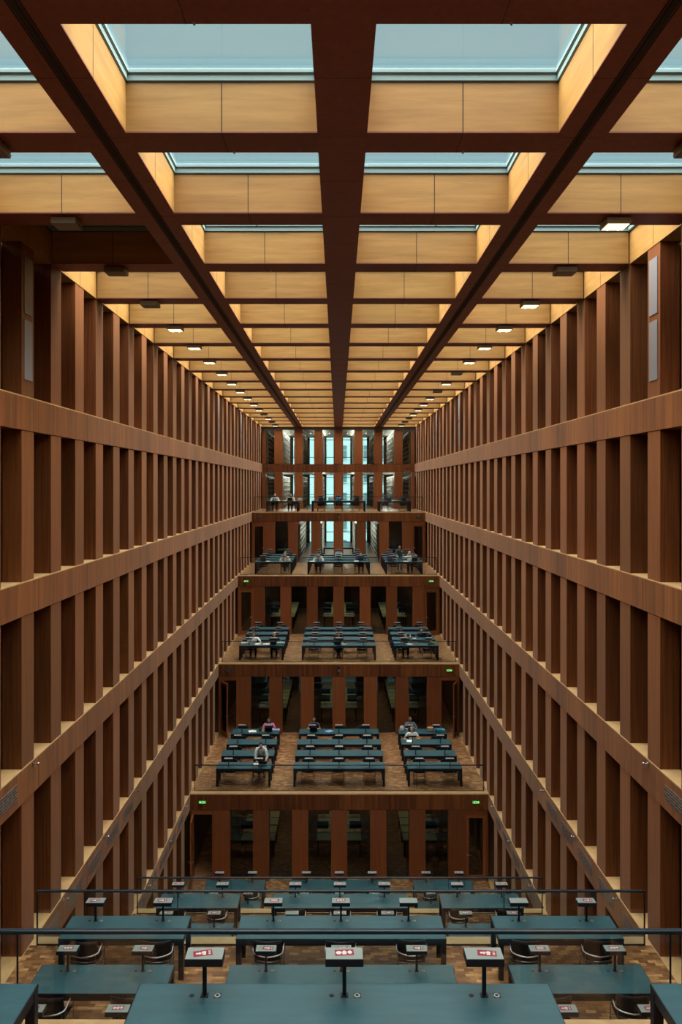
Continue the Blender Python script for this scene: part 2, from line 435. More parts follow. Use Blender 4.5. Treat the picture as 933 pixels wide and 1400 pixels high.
person('standing person in dark green top and jeans behind right table', 3.76, py('C', 0) + .12, ZC, (.02, .05, .05), JEAN, DKBR, 'short', .16, 'stand', hands=[(-.14, -.35, 1.02), (.12, -.34, 1.30)], shoes=M_SHOEW)
person('blonde person in white top gesturing beside the standing one', 4.36, py('C', 0), ZC, WHT, BK, BLOND, 'long', .05, hands=[(-.34, -.22, 1.12), (.36, -.22, 1.10)])
person('person in pale grey shirt at the left end of highest terrace', -4.52, py('D', 0), ZD, (.55, .56, .58), BK, GREY, 'short', .35, headdown=.2)
person('person in beige top beside the one in pale grey', -3.42, py('D', 0), ZD, (.50, .42, .33), BK, BRN, 'short', .25)

# ------------------------------------------------------------------ floors, slabs, fascias
def slab(y0, y1, z, nm, under=True):
    b = MB(); b.box(-W - .5 + X0, W + .5 + X0, y0, y1, z - .06, z)
    f = struct(b.build(nm, M_FLOOR))
    if under:
        b = MB(); b.box(-W - .5 + X0, W + .5 + X0, y0 + .03, y1 - .03, z - BAND + .01, z - .06)
        struct(b.build('ceiling', M_CEILPLAIN))
    return f
b = MB(); b.box(-W - .5 + X0, W + .5 + X0, 20, 45, -.3, 0); struct(b.build('floor', M_FLOOR))
for k in 'ABCD':
    slab(FAR[k] + .30, YEND + .2, ZL[k], 'floor')
    slab(YFRONT, NEAR[k] - .30, ZL[k], 'floor')
    for y0, y1 in ((FAR[k], FAR[k] + .30), (NEAR[k] - .30, NEAR[k])):
        b = MB(); b.box(-W + X0, W + X0, y0, y1, z0 := ZL[k] - .05, ZL[k] + .004, bev=.004)
        struct(b.build('floor_edge', M_SILL))
    # near fascia (turned away from the camera) and the wall under it
    b = MB(); b.box(-W + X0, W + X0, NEAR[k] - .30, NEAR[k] - .002, ZL[k] - BAND, ZL[k] - .05)
    struct(b.build('wall_front', M_BAND))
    b = MB()
    for i in range(-3, 4): b.box(i * M - .33 + X0, i * M + .33 + X0, NEAR[k] - .42, NEAR[k] - .02, ZL[k] - ST, ZL[k] - BAND)
    struct(b.build('wall_front', M_PIL))
# E storey slab
b = MB(); b.box(-W - .5 + X0, W + .5 + X0, FAR['E'] + .3, YEND + .2, ZE - .06, ZE); struct(b.build('floor', M_FLOOR))
b = MB(); b.box(-W - .5 + X0, W + .5 + X0, FAR['E'] + .3, YEND + .2, ZE - BAND + .01, ZE - .06); struct(b.build('ceiling', M_CEILPLAIN))
b = MB(); b.box(-W - .5 + X0, W + .5 + X0, FAR['E'] + .3, YEND + .2, ZCEIL - .05, ZCEIL + .3); struct(b.build('ceiling', M_CEILPLAIN))
# wall behind the camera
b = MB(); b.box(-W - .5 + X0, W + .5 + X0, YFRONT - .2, YFRONT, 0, ZCEIL + .8); struct(b.build('wall_front', M_BAND))

# ------------------------------------------------------------------ side walls, one per storey
PW, PD = .62, .37
SPAN = {'G': (24.0, 32.95), 'A': (14.0, 40.825), 'B': (11.0, 48.7), 'C': (11.0, 56.575), 'D': (11.0, 64.45), 'E': (11.0, 64.45)}
ORDER = 'GABCDE'
PY0 = 11.0 + M * .0
b = MB(); b.box(0, PD, -PW / 2, PW / 2, 0, ST - BAND - .012); P_PIL = b.build('pillar', M_PIL)
b = MB(); b.box(0, PD, -PW / 2, PW / 2, 0, ZCEIL - ZE); P_PILT = b.build('pillar', M_PIL)
b = MB(); b.box(-.01, .01, -(M - PW) / 2 - .02, (M - PW) / 2 + .02, 0, ST - BAND); P_PANE = b.build('window', M_ROOMGLASS)
b = MB(); b.box(-.01, .01, -(M - PW) / 2 - .02, (M - PW) / 2 + .02, 0, ZCEIL - ZE); P_PANET = b.build('window', M_ROOMGLASS)
def grille_mesh():
    b = MB(); b.box(-.004, 0, -.52, .52, .17, .47)
    for r in range(5):
        for k in range(5):
            y = -.42 + k * .21 + (.05 if r % 2 else 0) - .025
            b.box(-.007, -.003, y - .085, y + .085, .195 + r * .056, .217 + r * .056, mi=1)
            b.box(-.009, -.003, y - .085, y + .085, .187 + r * .056, .195 + r * .056, mi=2)
    return b.build('vent_grille', [M_GRILLE, M_SEAM, M_ALU])
M_GRILLE = plain('grille_grey', (.20, .15, .13), .4)
P_GRILLE = grille_mesh()
def bracket_mesh():
    b = MB(); b.cyl((0, 0, 0), (-.09, 0, 0), .012); b.ball((-.10, 0, 0), .035, 10, 6); b.cyl((-.02, 0, 0), (-.02, .06, .02), .012)
    b.box(-.008, 0, -.03, .03, -.03, .03)
    return b.build('wall_bracket', M_CHROME)
P_BRK = bracket_mesh()
for s in (-1, 1):
    side = 'left' if s < 0 else 'right'
    fx = s * W + X0
    rz = 0 if s > 0 else PI
    for k in ORDER:
        y0, y1 = SPAN[k]; z = ZL[k]
        zt = ZCEIL if k == 'E' else z + ST
        b = MB()
        # band at the top of the storey (flush, flat veneer leaves) + shadow seams
        if k != 'E':
            b.box(fx, fx + s * .42, 2.0, y1, zt - BAND, zt - .02)
            yy = 9.45 + PW / 2 + .2
            while yy < y1 - .5:
                b.box(fx - s * .0015, fx + s * .01, yy - .006, yy + .006, zt - BAND, zt - .02, mi=1); yy += 2 * M
        # plain wall this side of the bays, floor strip and outer back wall of the passage behind the glass
        b.box(fx + s * .02, fx + s * .42, -4.9, y0 - PW / 2 + .0, z, zt - (0 if k == 'E' else BAND), mi=0)
        wall = struct(b.build('wall_' + side, [M_BAND, M_SEAM]))
        b = MB(); b.box(fx + s * .0, fx + s * 2.0, max(2, y0 - 2), YEND, z - .02 if k != 'G' else -.05, z + .003, mi=0)
        struct(b.build('floor_edge', M_SILL))
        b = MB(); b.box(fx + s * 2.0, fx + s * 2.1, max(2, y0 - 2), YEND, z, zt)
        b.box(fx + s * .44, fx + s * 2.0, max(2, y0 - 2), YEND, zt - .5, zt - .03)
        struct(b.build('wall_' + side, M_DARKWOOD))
        n = 0; y = 11.0
        pil, pan = (P_PILT, P_PANET) if k == 'E' else (P_PIL, P_PANE)
        ys = []
        while y < y1 + .3:
            if y > y0 - .2: ys.append(y)
            y += M
        for y in ys:
            if y > y1 - .1: continue
            p = inst(pil, wall, (fx + s * .012, y, z)); p.rotation_euler = (0, 0, rz)
            g = inst(pan, wall, (fx + s * (PD + .012), y - M / 2, z)); g.rotation_euler = (0, 0, rz)
        # side of the room behind the cross facade
        if k in 'GABC':
            yb = y1
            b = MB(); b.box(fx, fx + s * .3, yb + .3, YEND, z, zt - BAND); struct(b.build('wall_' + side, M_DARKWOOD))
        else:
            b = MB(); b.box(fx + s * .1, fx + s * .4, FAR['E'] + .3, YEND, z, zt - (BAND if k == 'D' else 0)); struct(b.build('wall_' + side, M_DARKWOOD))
        # ventilation grilles and brackets on the band above this storey
        gr = {'B': [9.9 + M * j for j in range(4)], 'A': [16.9 + M * j for j in range(5)], 'G': [24.7 + M * j for j in range(5)],
              'C': [57.9 + M * j for j in range(4)] }.get(k, [])
        for y in gr:
            if y < y1 + 10:
                g = inst(P_GRILLE, wall, (fx, y, zt - BAND)); g.rotation_euler = (0, 0, rz)
        br = {'B': [15.95], 'A': [17.7, 20.85, 24.0], 'G': [25.5, 28.7, 31.8]}.get(k, [])
        for y in br:
            g = inst(P_BRK, wall, (fx, y, zt - .07)); g.rotation_euler = (0, 0, rz)
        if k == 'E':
            for j in (3, 19, 25):  # pale grey rectangles standing slightly proud of a few pillar fronts
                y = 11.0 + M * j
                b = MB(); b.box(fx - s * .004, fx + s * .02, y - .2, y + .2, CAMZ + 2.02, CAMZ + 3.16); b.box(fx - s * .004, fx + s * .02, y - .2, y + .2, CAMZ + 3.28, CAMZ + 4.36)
                prect = b.build('pillar_rect', M_PALERECT, wall); prect['label'] = 'pale grey rectangle on the pillar front'
            # the coffer cheek above the wall
            b = MB(); b.box(fx, fx + s * .42, -4.9, 64.8, ZCEIL, ZCEIL + .66)
            yy = 9.425 + M
            while yy < 64:
                b.box(fx - s * .002, fx + s * .01, yy - .006, yy + .006, ZCEIL, ZCEIL + .66, mi=1); yy += M
            struct(b.build('wall_' + side, [M_MAIN, M_SEAM]))
for o in (P_PIL, P_PILT, P_PANE, P_PANET, P_GRILLE, P_BRK): bpy.data.objects.remove(o)

# ------------------------------------------------------------------ coffered ceiling with skylights
ceil = struct(empty('ceiling', (X0, 0, ZCEIL)))
CB = [11.0 + 3.15 * k for k in range(-3, 18)]      # cross beams
HB = .655
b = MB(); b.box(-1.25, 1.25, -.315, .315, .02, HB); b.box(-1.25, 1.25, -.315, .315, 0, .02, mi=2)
for yy in (-.315, .315): b.box(-.006, .006, yy - .002, yy + .002, -.001, HB, mi=1)
b.box(-.004, .004, -.315, .315, -.0015, .01, mi=1)
M_TRACK = plain('track_black', (.004, .004, .004), .8)
P_CB = b.build('cross_beam', [M_CROSS, M_SEAM, M_SOFF])
XC = [-4.725, -1.575, 1.575, 4.725]
for k, y in enumerate(CB):
    for x in XC: inst(P_CB, ceil, (x * (1 if abs(x) < 2 else 1), y, 0))
bpy.data.objects.remove(P_CB)
for x in (-3.15, 0, 3.15):
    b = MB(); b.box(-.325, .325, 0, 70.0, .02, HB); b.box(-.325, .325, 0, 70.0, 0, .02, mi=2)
    for k in range(44):
        yy = (.0 + k) * M + 1.55 - M * 1
        for sx in (-.325, .325): b.box(sx - .002, sx + .002, yy - .006, yy + .006, 0, HB, mi=1)
        b.box(-.325, .325, yy - .004, yy + .004, -.0012, .01, mi=1)
    bm_ = b.build('main_beam', [M_MAIN, M_SEAM, M_SOFF], ceil, (x, -4.9, 0))
    if x:
        b = MB(); b.box(-.045, .045, 0, 69.0, -.006, .02, mi=1)
        b.box(-.075, -.055, 0, 69.0, -.004, .01, mi=1); b.box(.055, .075, 0, 69.0, -.004, .01, mi=1)
        b.box(-.012, .012, 0, 69.0, -.012, -.006, mi=0)
        b.build('lighting_track', [M_SEAM, M_TRACK], ceil, (x, -4.5, 0))
# skylights: frame ring, gasket and pane in every coffer
def sky_proto(closed=False):
    b = MB()
    X, Y = 1.25, 1.26
    def ring(x, y, t, z0, z1, mi=0):
        b.box(-x, x, -y, -y + t, z0, z1, mi=mi); b.box(-x, x, y - t, y, z0, z1, mi=mi)
        b.box(-x, -x + t, -y + t, y - t, z0, z1, mi=mi); b.box(x - t, x, -y + t, y - t, z0, z1, mi=mi)
    ring(X + .30, Y + .30, .308, HB + .003, HB + .02, 1)
    ring(X + .30, Y + .30, .325, HB + .02, HB + .095, 0)
    ring(X + .30, Y + .30, .336, HB + .095, HB + .115, 1)
    ring(X + .30, Y + .30, .350, HB + .115, HB + .15, 0)
    o = b.build('skylight', [M_FRAMEW, M_GASKET])
    b = MB(); b.box(-X + .03, X - .03, -Y + .03, Y - .03, HB + .14, HB + .16)
    b.build('pane' if not closed else 'blind', M_BLIND if closed else M_SKYGLASS, o)
    if not closed: pass
    snapshot(o); return o
P_SKY = sky_proto(); P_SKYC = sky_proto(True)
for k, (ya, yb) in enumerate(zip(CB, CB[1:])):
    for i, x in enumerate(XC):
        closed = (i == 0 and abs(ya - 14.15) < .1)
        o = copy_tree(P_SKYC if closed else P_SKY, ceil); o.location = (x, (ya + yb) / 2, 0)
for p in (P_SKY, P_SKYC):
    for ch in list(p.children): bpy.data.objects.remove(ch)
    bpy.data.objects.remove(p)
# roof over the part behind the camera, and roof edges over the walls
b = MB(); b.box(-W - .6, W + .6, -4.9, CB[0], HB, HB + .3); b.box(-W - .6, -W + .02, CB[0], 65.2, HB + .01, HB + .3); b.box(W - .02, W + .6, CB[0], 65.2, HB + .01, HB + .3)
b.box(-W - .6, W + .6, CB[-1], 78, HB + .005, HB + .3)
b.build('roof_deck', M_GASKET, ceil)
b = MB(); b.box(-.012, .012, -.012, .012, -.02, 0); b.cyl((0, 0, -.02), (0, 0, -.035), .012, .006, 8)
P_SPR = b.build('sprinkler', M_WHITE)
for y in CB[2:9]:
    for x in XC: inst(P_SPR, ceil, (x + .09, y + .28, 0))
bpy.data.objects.remove(P_SPR)
# flat lamps under the outer cross beams
def ceil_lamp(on):
    root = empty('ceiling_lamp'); tag(root, 'x', 'ceiling lamp', 'flat lamps under the cross beams')
    b = MB(); b.box(-.21, .21, -.2, .2, -.13, -.02, bev=.008); b.box(-.06, .06, -.06, .06, -.02, 0)
    b.box(-.215, .215, -.205, .205, -.10, -.085, bev=.003)
    b.build('housing', M_FIXT, root)
    b = MB(); b.box(-.185, .185, -.175, .175, -.136, -.128)
    b.build('diffuser', M_LAMPON if on else M_FIXT, root)
    if on:
        for sx in (-.09, .09):
            b = MB(); b.cyl((sx, -.15, -.139), (sx, .15, -.139), .014, n=8); b.build('lamp_tube', M_TUBEW, root)
    snapshot(root); return root
L_ON, L_OFF = ceil_lamp(True), ceil_lamp(False)
used = {True: False, False: False}
ORD = ['first', 'second', 'third', 'fourth', 'fifth', 'sixth', 'seventh', 'eighth', 'ninth', 'tenth', 'eleventh', 'twelfth', 'thirteenth', 'fourteenth', 'fifteenth', 'sixteenth', 'seventeenth', 'eighteenth']
OFFL = {0, 1, 2, 3, 13, 15}; OFFR = {0, 2, 7, 9, 14, 15}
for s, off in ((-1, OFFL), (1, OFFR)):
    cnt = {True: 0, False: 0}
    for k, y in enumerate(CB[3:20]):
        on = k not in off
        lab = '%s flat ceiling lamp, %s %s one from the camera in the %s row' % ('lit' if on else 'unlit', ORD[cnt[on]], 'lit' if on else 'dark', 'left' if s < 0 else 'right')
        cnt[on] += 1
        place(L_ON if on else L_OFF, used[on], (X0 + s * 4.74, y, ZCEIL), 0, lab); used[on] = True

# ------------------------------------------------------------------ cross facades at the far end
b = MB(); b.box(-.325, .325, 0, .42, 0, ST - BAND - .012); P_FP = b.build('pillar', M_DOOR)
b = MB(); b.box(-(M - .65) / 2 - .01, (M - .65) / 2 + .01, -.008, .008, 0, ST - BAND); P_FW = b.build('window', M_ROOMGLASS)
b = MB(); b.box(-(M - .65) / 2 - .01, (M - .65) / 2 + .01, -.008, .008, 0, ST - BAND); P_FWC = b.build('window', M_WINGLASS)
def facade(y, z, h, top_band, clear, doors):
    b = MB()
    if top_band:
        b.box(-W, W, 0, .30, h - BAND, h - .05)
        for xx in (-5.05, -1.9, 1.9, 5.05): b.box(xx - .005, xx + .005, -.0015, .01, h - BAND, h - .05, mi=1)
    else:
        b.box(-W, W, -.06, .36, h - .20, h + .05, mi=2)
    wall = struct(b.build('wall_back', [M_BAND, M_SEAM, M_GASKET], None, (X0, y, z)))
    sc_h = 1 if top_band else (h - .2) / (ST - BAND - .012)
    for i in range(-3, 4):
        p = inst(P_FP, wall, (i * M, .012, 0)); p.scale.z = sc_h
    for i in range(-3, 3):
        g = inst(P_FWC if clear else P_FW, wall, ((i + .5) * M, .30, 0)); g.scale.z = sc_h
    for s in (-1, 1):
        b = MB()
        if doors: b.box(s * 5.90, s * 6.0, .012, .42, 0, h - BAND); b.box(s * 5.05, s * 5.12, .012, .42, 0, h - BAND)
        else: b.box(s * 5.72, s * 6.0, .012, .42, 0, h - (BAND if top_band else .2))
        b.build('jamb', M_DOOR, wall)
        if not doors:
            g = inst(P_FWC, wall, (s * 5.40, .30, 0)); g.scale = (.72, 1, sc_h)
    return wall
LEV = {'A': ('G', False), 'B': ('A', False), 'C': ('B', False), 'D': ('C', True)}
for k, (bel, clear) in LEV.items(): facade(FAR[k], ZL[bel], ST, True, clear, True)
facade(FAR['E'], ZD, ST, True, True, False)
facade(FAR['E'], ZE, ZCEIL - ZE, False, True, False)
for o in (P_FP, P_FW, P_FWC): bpy.data.objects.remove(o)

# doors in the outer bays; hinge at the side wall
DW, DH = .79, 2.66
def door(n, s, y, z, ang):
    root = struct(empty('door_%d' % n, (X0 + s * 5.90, y + .06, z)))
    root.rotation_euler = (0, 0, -s * -math.radians(ang))
    root['label'] = 'glazed wooden door'
    q = -s                                    # leaf runs from the hinge towards the hall axis
    b = MB(); t = .11
    b.box(0, q * t, -.03, .03, .02, DH); b.box(q * (DW - t), q * DW, -.03, .03, .02, DH)
    b.box(q * t, q * (DW - t), -.03, .03, .02, .24); b.box(q * t, q * (DW - t), -.03, .03, DH - .13, DH)
    b.build('leaf', M_DOOR, root)
    b = MB(); b.box(q * t, q * (DW - t), -.008, .008, .24, DH - .13); b.build('pane', M_ROOMGLASS, root)
    b = MB()
    for yy in (-.03, .03):
        sg = 1 if yy > 0 else -1
        b.cyl((q * (DW - .055), yy, 1.05), (q * (DW - .055), yy + sg * .05, 1.05), .011, n=8); b.cyl((q * (DW - .055), yy + sg * .05, 1.05), (q * (DW - .19), yy + sg * .05, 1.05), .011, n=8)
        b.cyl((q * (DW - .055), yy, 1.05), (q * (DW - .055), yy + sg * .008, 1.05), .026, n=12)
    b.build('door_handle', M_CHROME, root)
    # fixed overlight between leaf and band
for n, (s, k, bel, ang) in enumerate([(-1, 'A', 'G', 86), (1, 'A', 'G', 0), (-1, 'B', 'A', 58), (1, 'B', 'A', 70), (-1, 'C', 'B', 0), (1, 'C', 'B', 10), (-1, 'D', 'C', 0), (1, 'D', 'C', 0)]):
    door(n + 1, s, FAR[k], ZL[bel], ang)
    b = MB(); b.box(X0 + s * 5.12, X0 + s * 5.90, FAR[k] + .03, FAR[k] + .12, ZL[bel] + DH + .01, ZL[bel] + ST - BAND); struct(b.build('trim_%d' % (n + 1), M_DOOR))

# exit signs
def exit_sign(x, y, z, lit, lab, flip):
    root = empty('exit_sign', (x, y, z)); tag(root, lab, 'exit sign', 'escape route signs on the fascias'); root.scale = (.68, .8, .62)
    b = MB(); b.box(-.235, .235, -.05, 0, -.11, .11, bev=.006); b.build('housing', M_STEEL, root)
    b = MB(); b.box(-.215, .215, -.055, -.049, -.09, .09); f = b.build('face', M_EXITG if lit else M_SHELFD, root)
    X = Matrix.Rotation(PI / 2, 4, 'X')
    sg = -1 if flip else 1
    b = MB()
    def P(pts, cx): b.poly([(sg * (px + cx), py) for px, py in pts], .055, .060, X)
    P([(-.055, -.02), (-.02, -.02), (-.02, -.05), (.02, -.05), (.06, .0), (.02, .05), (-.02, .05), (-.02, .02), (-.055, .02)], .12)       # arrow
    P([(-.05, -.07), (.05, -.07), (.05, .07), (-.05, .07), (-.05, .055), (.035, .055), (.035, -.055), (-.05, -.055)], -.03)          # door
    P([(-.012, .03), (.012, .03), (.012, .056), (-.012, .056)], -.095)
    P([(-.05, .015), (.0, .03), (.03, .0), (.015, -.01), (.0, .008), (-.005, -.02), (.02, -.06), (.0, -.065), (-.02, -.025), (-.045, -.06), (-.06, -.05), (-.03, -.015), (-.028, .008), (-.045, -.0)], -.095)
    b.build('pictogram', M_EXITW if lit else M_FIXT, root)
for s, k, lit, lab in ((-1, 'A', 1, 'lit green exit sign on the left end of the lowest far terrace fascia'), (1, 'A', 1, 'lit green exit sign on the right end of the lowest far terrace fascia'),
                  (-1, 'B', 0, 'dark exit sign on the left end of the second far terrace fascia'), (1, 'B', 1, 'lit green exit sign on the right end of the second far terrace fascia'),
                  (-1, 'C', 1, 'lit green exit sign on the left end of the third far terrace fascia'), (1, 'C', 1, 'lit green exit sign on the right end of the third far terrace fascia'),
                  (-1, 'D', 0, 'dark exit sign on the left end of the highest far terrace fascia'), (1, 'D', 0, 'dark exit sign on the right end of the highest far terrace fascia')):
    exit_sign(X0 + s * 5.50, FAR[k], ZL[k] - .33, lit, lab, s < 0)
for s in (-1, 1):
    exit_sign(X0 + s * 5.45, FAR['E'], ZE - .30, 0, 'dark exit sign on the %s end of the band above the highest terrace' % ('left' if s < 0 else 'right'), s < 0)
def camera_dome(k, lab):
    root = empty('security_camera', (X0, FAR[k], ZL[k] - .13)); tag(root, lab, 'camera')
    b = MB(); b.box(-.05, .05, -.05, 0, -.05, .05, bev=.008); b.build('mount', M_STEEL, root)
    b = MB(); b.ball((0, -.09, -.02), .055, 14, 8); b.build('dome', M_STEEL, root)
    b = MB(); b.cyl((0, 0, -.22), (0, -.06, -.22), .05, n=16); b.ball((0, -.06, -.22), .045, 14, 8); b.build('sensor', M_CHROME, root)
camera_dome('B', 'small dark camera dome in the middle of the second far terrace fascia')
camera_dome('D', 'small camera dome in the middle of the highest far terrace fascia')

# ------------------------------------------------------------------ glass railings
def railing(y, z, lab):
    root = empty('railing', (X0, y, z)); tag(root, lab, 'railing', 'glass railings along the terrace edges')
    w = 5.86; h = 1.06
    b = MB(); b.box(-w, w, -.028, .028, h - .035, h, bev=.008); b.build('top_rail', M_RAIL, root)
    b = MB(); b.box(-w, w, -.012, .012, 0.0, .018); b.build('bottom_rail', M_STEEL, root)
    xs = (-w, -3.15, 0, 3.15, w)
    for xa, xb in zip(xs, xs[1:]):
        b = MB(); b.box(xa + .006, xb - .006, -.008, .008, .018, h - .035); b.build('glass_panel', M_GLASS, root)
    for xa in (-3.15, 3.15):
        b = MB(); b.box(xa - .006, xa + .006, -.01, .01, .018, h - .035); b.build('joint', M_STEEL, root)
    for sx in (-w, w):
        b = MB(); b.box(sx - .012, sx + .012, -.012, .012, 0, h - .03); b.build('post', M_STEEL, root)
M_RAIL = plain('rail_dark_blue', (.02, .035, .05), .25, .3)
TN = {'fA': 'lowest far terrace', 'fB': 'second far terrace', 'fC': 'third far terrace', 'fD': 'highest far terrace', 'nC': 'nearest terrace', 'nB': 'middle near terrace', 'nA': 'lowest near terrace', 'nG': 'ground floor'}
for k in 'ABCD': railing(FAR[k] + .30, ZL[k] + .004, 'glass railing with thin dark handrail along the edge of the ' + TN['f' + k])
for k in 'ABC': railing(NEAR[k] - .30, ZL[k] + .004, 'glass railing with dark handrail along the edge of the ' + TN['n' + k])

# ------------------------------------------------------------------ study tables, lamps, chairs
def table_proto(w, n):
    root = empty('study_table'); tag(root, 'x', 'table', 'study tables on the terraces')
    b = MB(); b.box(-w / 2, w / 2, -TD / 2, TD / 2, TH - .032, TH, bev=.004)
    top = b.build('table_top', [M_STEEL], root)
    b = MB(); b.box(-w / 2 + .010, w / 2 - .010, -TD / 2 + .010, TD / 2 - .010, TH - .004, TH + .0025); b.build('writing_surface', M_LINO, top)
    b = MB()
    for sy in (-1, 1): b.box(-w / 2 + .09, w / 2 - .09, sy * (TD / 2 - .03) - .02, sy * (TD / 2 - .03) + .02, TH - .12, TH - .032)
    for sx in (-1, 1): b.box(sx * (w / 2 - .03) - .02, sx * (w / 2 - .03) + .02, -TD / 2 + .09, TD / 2 - .09, TH - .12, TH - .032)
    b.box(-w / 2 + .1, w / 2 - .1, .02, .16, TH - .10, TH - .05)
    b.build('frame', M_STEEL, root)
    for sx in (-1, 1):
        for sy in (-1, 1):
            x, y = sx * (w / 2 - .048), sy * (TD / 2 - .048)
            b = MB(); b.box(x - .045, x + .045, y - .045, y + .045, 0, TH - .032, bev=.004); b.build('leg', M_STEEL, root)
    for i in range(n):
        x = (i - (n - 1) / 2) * 1.26
        b = MB(); b.cyl((x + .115, .215, TH), (x + .115, .215, TH + .006), .027, n=20, mi=0); b.box(x + .085, x + .15, .18, .25, TH, TH + .0035, mi=1)
        b.cyl((x + .115, .215, TH + .006), (x + .115, .215, TH + .0075), .016, n=16, mi=1); b.build('power_socket', [M_SOCK, M_STEEL], root)
        b = MB(); b.cyl((x - .115, .215, TH), (x - .115, .215, TH + .005), .024, n=18); b.cyl((x - .115, .215, TH + .005), (x - .115, .215, TH + .008), .014, n=14)
        b.build('cable_outlet', M_STEEL, root)
    snapshot(root); return root
def sticker(variant, parent, z):
    b = MB(); b.box(-.085, .085, -.045, .045, z, z + .0012, mi=0)
    def P(pts): b.poly(pts, z + .0012, z + .0018, mi=1)
    if variant == 0:
        P([(-.062, -.012), (-.03, -.012), (-.03, -.026), (-.008, 0), (-.03, .026), (-.03, .012), (-.062, .012)])
        P([(.012 + .022 * math.cos(a * PI / 8), .012 + .016 * math.sin(a * PI / 8)) for a in range(16)]); P([(-.006, -.03), (.03, -.03), (.026, 0), (-.002, 0)])
        for q in (-.022, 0, .022): b.box(.050, .072, q - .005, q + .005, z + .0012, z + .0018, mi=1)
    elif variant == 1:
        P([(-.05 + .026 * math.cos(a * PI / 8), .026 * math.sin(a * PI / 8)) for a in range(16)]); P([(-.018, -.03), (.018, -.03), (.018, 0), (.03, 0), (0, .034), (-.03, 0), (-.018, 0)])
        P([(.05 + .02 * math.cos(a * PI / 8), .026 * math.sin(a * PI / 8)) for a in range(16)])
    else:
        for j in range(5): b.box(-.065, .06 - .012 * (j % 2), -.03 + j * .014, -.023 + j * .014, z + .0012, z + .0018, mi=1)
    return b.build('sticker', [M_RED, M_WHITE], parent)
def lamp_proto(variant, ang, off):
    """reading lamp; head leans over +y"""
    root = empty('reading_lamp'); tag(root, 'x', 'lamp', 'reading lamps on the study tables')
    b = MB(); b.box(-.035, .035, -.03, .03, 0, .008, bev=.002); b.build('base', M_STEEL, root)
    b = MB(); b.box(-.0175, .0175, -.0175, .0175, .006, .312, bev=.003); b.build('post', M_STEEL, root)
    b = MB(); b.box(-.17, .17, -.075, .115, .30, .368, bev=.004); h = b.build('head', M_STEEL, root)
    b = MB(); b.box(-.166, .166, -.071, .111, .3665, .3705); b.build('top_plate', M_LAMPTOP, h)
    b = MB(); b.box(-.15, .15, -.055, .095, .294, .301); b.build('diffuser', M_LAMPTOP, h)
    if variant is not None:
        st = sticker(variant, h, 0); st.location = (off[0], .02 + off[1], .3705); st.rotation_euler = (0, 0, ang)
    snapshot(root); return root
def chair_proto():
    """sitter faces +y"""
    root = empty('study_chair'); tag(root, 'x', 'chair', 'study chairs at the tables')
    rows = []
    for j in range(7):
        t = j / 6; y = .22 - .44 * t
        rows.append([((i / 8 - .5) * (.46 + .02 * math.sin(PI * t)), y, .455 - .022 * math.cos((i / 8 - .5) * PI) - (.03 * max(0, .15 - t) / .15)) for i in range(9)])
    b = MB(); b.grid(rows, .022); b.build('seat', M_BLACK, root)
    rows = []
    for j in range(6):
        t = j / 5; z = .47 + .37 * t
        row = []
        for i in range(13):
            u = (i / 12 - .5) * 2; wdt = .250 + .015 * t - .03 * max(0, t - .75)
            row.append((u * wdt, -.245 - .06 * t + .10 * u * u, z - .025 * (u ** 4) * t))
        rows.append(row)
    b = MB(); b.grid(rows, .018); b.build('backrest', M_BLACK, root)
    pts = [(-.265, .16, .675), (-.27, .0, .665), (-.268, -.12, .625)]
    for a in range(9):
        q = PI + a * PI / 8
        pts.append((.268 * math.cos(q), -.17 + .155 * math.sin(q), .585 + .02 * abs(math.cos(q))))
    pts += [(.268, -.12, .625), (.27, .0, .665), (.265, .16, .675)]
    b = MB(); b.tube(pts, .0135, 10); b.build('arm_frame', M_CHROME, root)
    for s in (-1, 1):
        b = MB(); b.tube([(s * .24, .20, 0), (s * .25, .19, .45), (s * .265, .16, .675)], .011, 8); b.build('leg', M_CHROME, root)
        b = MB(); b.tube([(s * .24, -.26, 0), (s * .235, -.20, .44), (s * .235, -.245, .60)], .011, 8); b.build('leg', M_CHROME, root)
    b = MB()
    for s in (-1, 1): b.tube([(s * .246, .195, .25), (s * .237, -.23, .25)], .008, 6)
    b.tube([(-.246, .195, .25), (.246, .195, .25)], .008, 6); b.tube([(-.235, -.2, .43), (.235, -.2, .43)], .008, 6)
    b.build('stretcher', M_CHROME, root)
    snapshot(root); return root
T3, T2 = table_proto(3.78, 3), table_proto(2.25, 2)
LAMPS = [lamp_proto(0, .22, (-.02, .0)), lamp_proto(0, -.12, (.03, 0)), lamp_proto(1, .08, (.0, .01)), lamp_proto(2, .0, (.02, 0)), lamp_proto(0, .02, (.0, .0)), lamp_proto(None, 0, (0, 0))]
CH = chair_proto()
usedp = {}
def put(proto, loc, rz, label):
    u = usedp.get(proto.name, False); usedp[proto.name] = True
    return place(proto, u, loc, rz, label)
ROWN = ['front', 'second', 'third', 'back']
SIDE = [('left', -3.95, T2, 2), ('middle', 0.0, T3, 3), ('right', 3.95, T2, 2)]
def seatname(side, i):
    if side == 'middle': return ('left', 'centre', 'right')[i]
    wall = (i == 0) == (side == 'left')
    return 'wall-side' if wall else 'aisle-side'
TABLE_AT = {}
